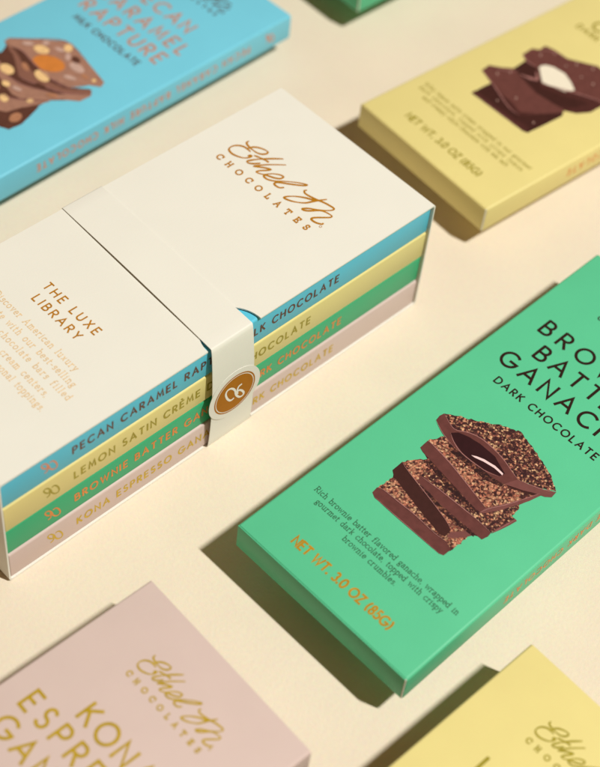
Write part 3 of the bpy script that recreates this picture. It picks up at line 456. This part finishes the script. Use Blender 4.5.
autosmooth(link('end_panel', end_panel(True), cream_m, sc_), 40)
link('back_panel', box_bm(TH+.004, SL-TH-.004, SW-TH, SW-.004, Z0+TH+.004, SH-TH-.004, 0), cream_m, sc_)
lid_place = lambda s, t, l: (t, SW-s, SH+l)
logo(sc_, lid_place, amber_m, 1.0, (3.95, 15.6), .06)
P_ = Print(lid_place)
P_.text('THE LUXE', UP, 2.64, 5.56, 6.34, .34, .062); P_.text('LIBRARY', UP, 2.86, 5.32, 5.70, .34, .062)
P_.done('title_lettering', amber_m, sc_)
P_ = Print(lid_place)
for s, a0, a1, b0 in [('Discover American luxury', 1.84, 6.40, 4.80), ('chocolate with our best-selling', 1.35, 6.90, 4.31), ('line of fine chocolate bars filled', 1.0, 7.24, 3.84), ('with delicious cream centers,', 1.5, 6.66, 3.35), ('and topped with seasonal toppings.', 1.1, 7.05, 2.88)]:
    P_.text(s, LOW, a0, a1, b0, .27, .036)
P_.done('description_lettering', pale_amber_m, sc_)

GS = 'cartons stacked in the cream slipcase'
SX0, SX1, SY = .125, SL-.125, .07
PT = (SH-TH-Z0-TH-.02)/4
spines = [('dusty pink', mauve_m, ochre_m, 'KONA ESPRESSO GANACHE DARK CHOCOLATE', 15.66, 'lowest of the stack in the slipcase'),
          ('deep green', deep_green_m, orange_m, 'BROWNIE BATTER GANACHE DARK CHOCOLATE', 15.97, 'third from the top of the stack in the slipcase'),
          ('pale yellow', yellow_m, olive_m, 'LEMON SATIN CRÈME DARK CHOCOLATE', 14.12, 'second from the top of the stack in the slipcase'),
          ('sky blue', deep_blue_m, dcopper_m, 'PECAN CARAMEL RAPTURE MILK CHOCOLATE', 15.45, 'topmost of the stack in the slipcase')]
for i, (cn, card, fm, txt, xe, where) in enumerate(spines):
    z = Z0+TH+.005+i*PT; t_ = PT-.042
    dy = [.0, .05, .015, .035][i]
    root = thing('chocolate_carton', cn+' carton, '+where, 'chocolate box', (SX0, SY+dy, z), 0, GS)
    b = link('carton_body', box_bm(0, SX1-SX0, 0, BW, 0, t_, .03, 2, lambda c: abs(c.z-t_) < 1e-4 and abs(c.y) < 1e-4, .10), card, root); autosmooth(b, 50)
    pl = lambda a, bb, l: (a-SX0, -l, bb)
    P_ = Print(pl); emblem_strokes(P_, 2.07, t_/2-.02, .62, .062, True); P_.done('spine_emblem', copper_m if cn == 'sky blue' else fm, root)
    P_ = Print(pl); P_.text(txt, UP, 3.05, xe, t_/2-.18, .36, .076, .84); P_.done('spine_lettering', fm, root)

# ------------------------------------------------------------------ belly band with its seal
band = thing('belly_band', 'cream paper belly band wrapped around the slipcase with a brown oval seal', 'paper band', (0, 0, 0))
def front_y(z): return -.03-.15*math.sin(math.pi*min(1, max(0, z/SH)))**.75
prof = [(2.4, .0142), (1.2, .0142), (.2, .0142), (.02, .0148), (-.018, .03)]
prof += [(front_y(z), z) for z in [SH*i/30 for i in range(1, 30)]]
prof += [(-.022, SH+.004), (.0, SH+.028), (.03, SH+.032)]
prof += [(SW*i/16, SH+.034+.055*math.sin(math.pi*i/16)) for i in range(1, 16)]
prof += [(SW-.02, SH+.034), (SW+.012, SH+.028), (SW+.03, SH), (SW+.05, SH*.5), (SW+.03, .3)]
def band_x(y, z):
    """left and right edge of the strip: it runs a little askew"""
    if z < SH-.01 and y < 1: k = 1-z/SH; return 9.015+.08*k, 10.955+.27*k
    k = min(1, max(0, y/SW)); return 9.015+.265*k, 10.955+.185*k
bm = bmesh.new(); rows = []
d = .012
for i, (y, z) in enumerate(prof):
    a = Vector(prof[max(i-1, 0)]); b = Vector(prof[min(i+1, len(prof)-1)]); t = (b-a).normalized(); n = Vector((-t.y, t.x))
    lf = max(0, z-SH-.034)*.95
    yo, zo = y+n.x*d, z+n.y*d
    xl, xr = band_x(y, z)
    rows.append([bm.verts.new((x*CM, yy*CM, zz*CM)) for x, yy, zz in ((xl, y-n.x*d, z-n.y*d), (xr, y-n.x*d, z-n.y*d-lf), (xr, yo, zo-lf), (xl, yo, zo))])
for a, b in zip(rows, rows[1:]):
    for k in range(4): bm.faces.new((a[k], a[(k+1) % 4], b[(k+1) % 4], b[k]))
bm.faces.new(rows[0]); bm.faces.new(rows[-1][::-1])
bmesh.ops.recalc_face_normals(bm, faces=bm.faces)
autosmooth(link('paper_strip', bm, cream_m, band), 50)
SCZ = 2.62; SCX = 10.14
def seal_place(a, b, l): return (a, front_y(b)-.024-l, b)
def disc(rx, rz, lift, n=64, r0=0):
    P_ = Print(seal_place); rings = [r0+(1-r0)*k/6 for k in range(7)] if r0 == 0 else [r0, 1]
    vs = [[P_.vert(SCX+rx*r*math.cos(2*math.pi*i/n), SCZ+rz*r*math.sin(2*math.pi*i/n), lift) for i in range(n)] for r in rings if r > 0]
    for a, b in zip(vs, vs[1:]):
        for i in range(n): P_.bm.faces.new((a[i], a[(i+1) % n], b[(i+1) % n], b[i]))
    if r0 == 0: P_.bm.faces.new(vs[0])
    return P_
# cream sticker with real thickness
P_ = disc(1.25, 1.25, .0); bm = P_.bm
ret = bmesh.ops.extrude_face_region(bm, geom=bm.faces[:]); bmesh.ops.translate(bm, vec=(0, -.014*CM, 0), verts=[v for v in ret['geom'] if isinstance(v, bmesh.types.BMVert)])
bmesh.ops.recalc_face_normals(bm, faces=bm.faces)
seal = link('seal_sticker', bm, cream_m, band)
disc(1.0, 1.0, .018, r0=.94).done('seal_ring', seal_m, seal)
disc(.90, .90, .018).done('seal_disc', seal_m, seal)
P_ = Print(lambda a, b, l: seal_place(a, b, .020+l)); emblem_strokes(P_, SCX, SCZ, .92, .092, False); P_.done('seal_emblem', white_m, seal)
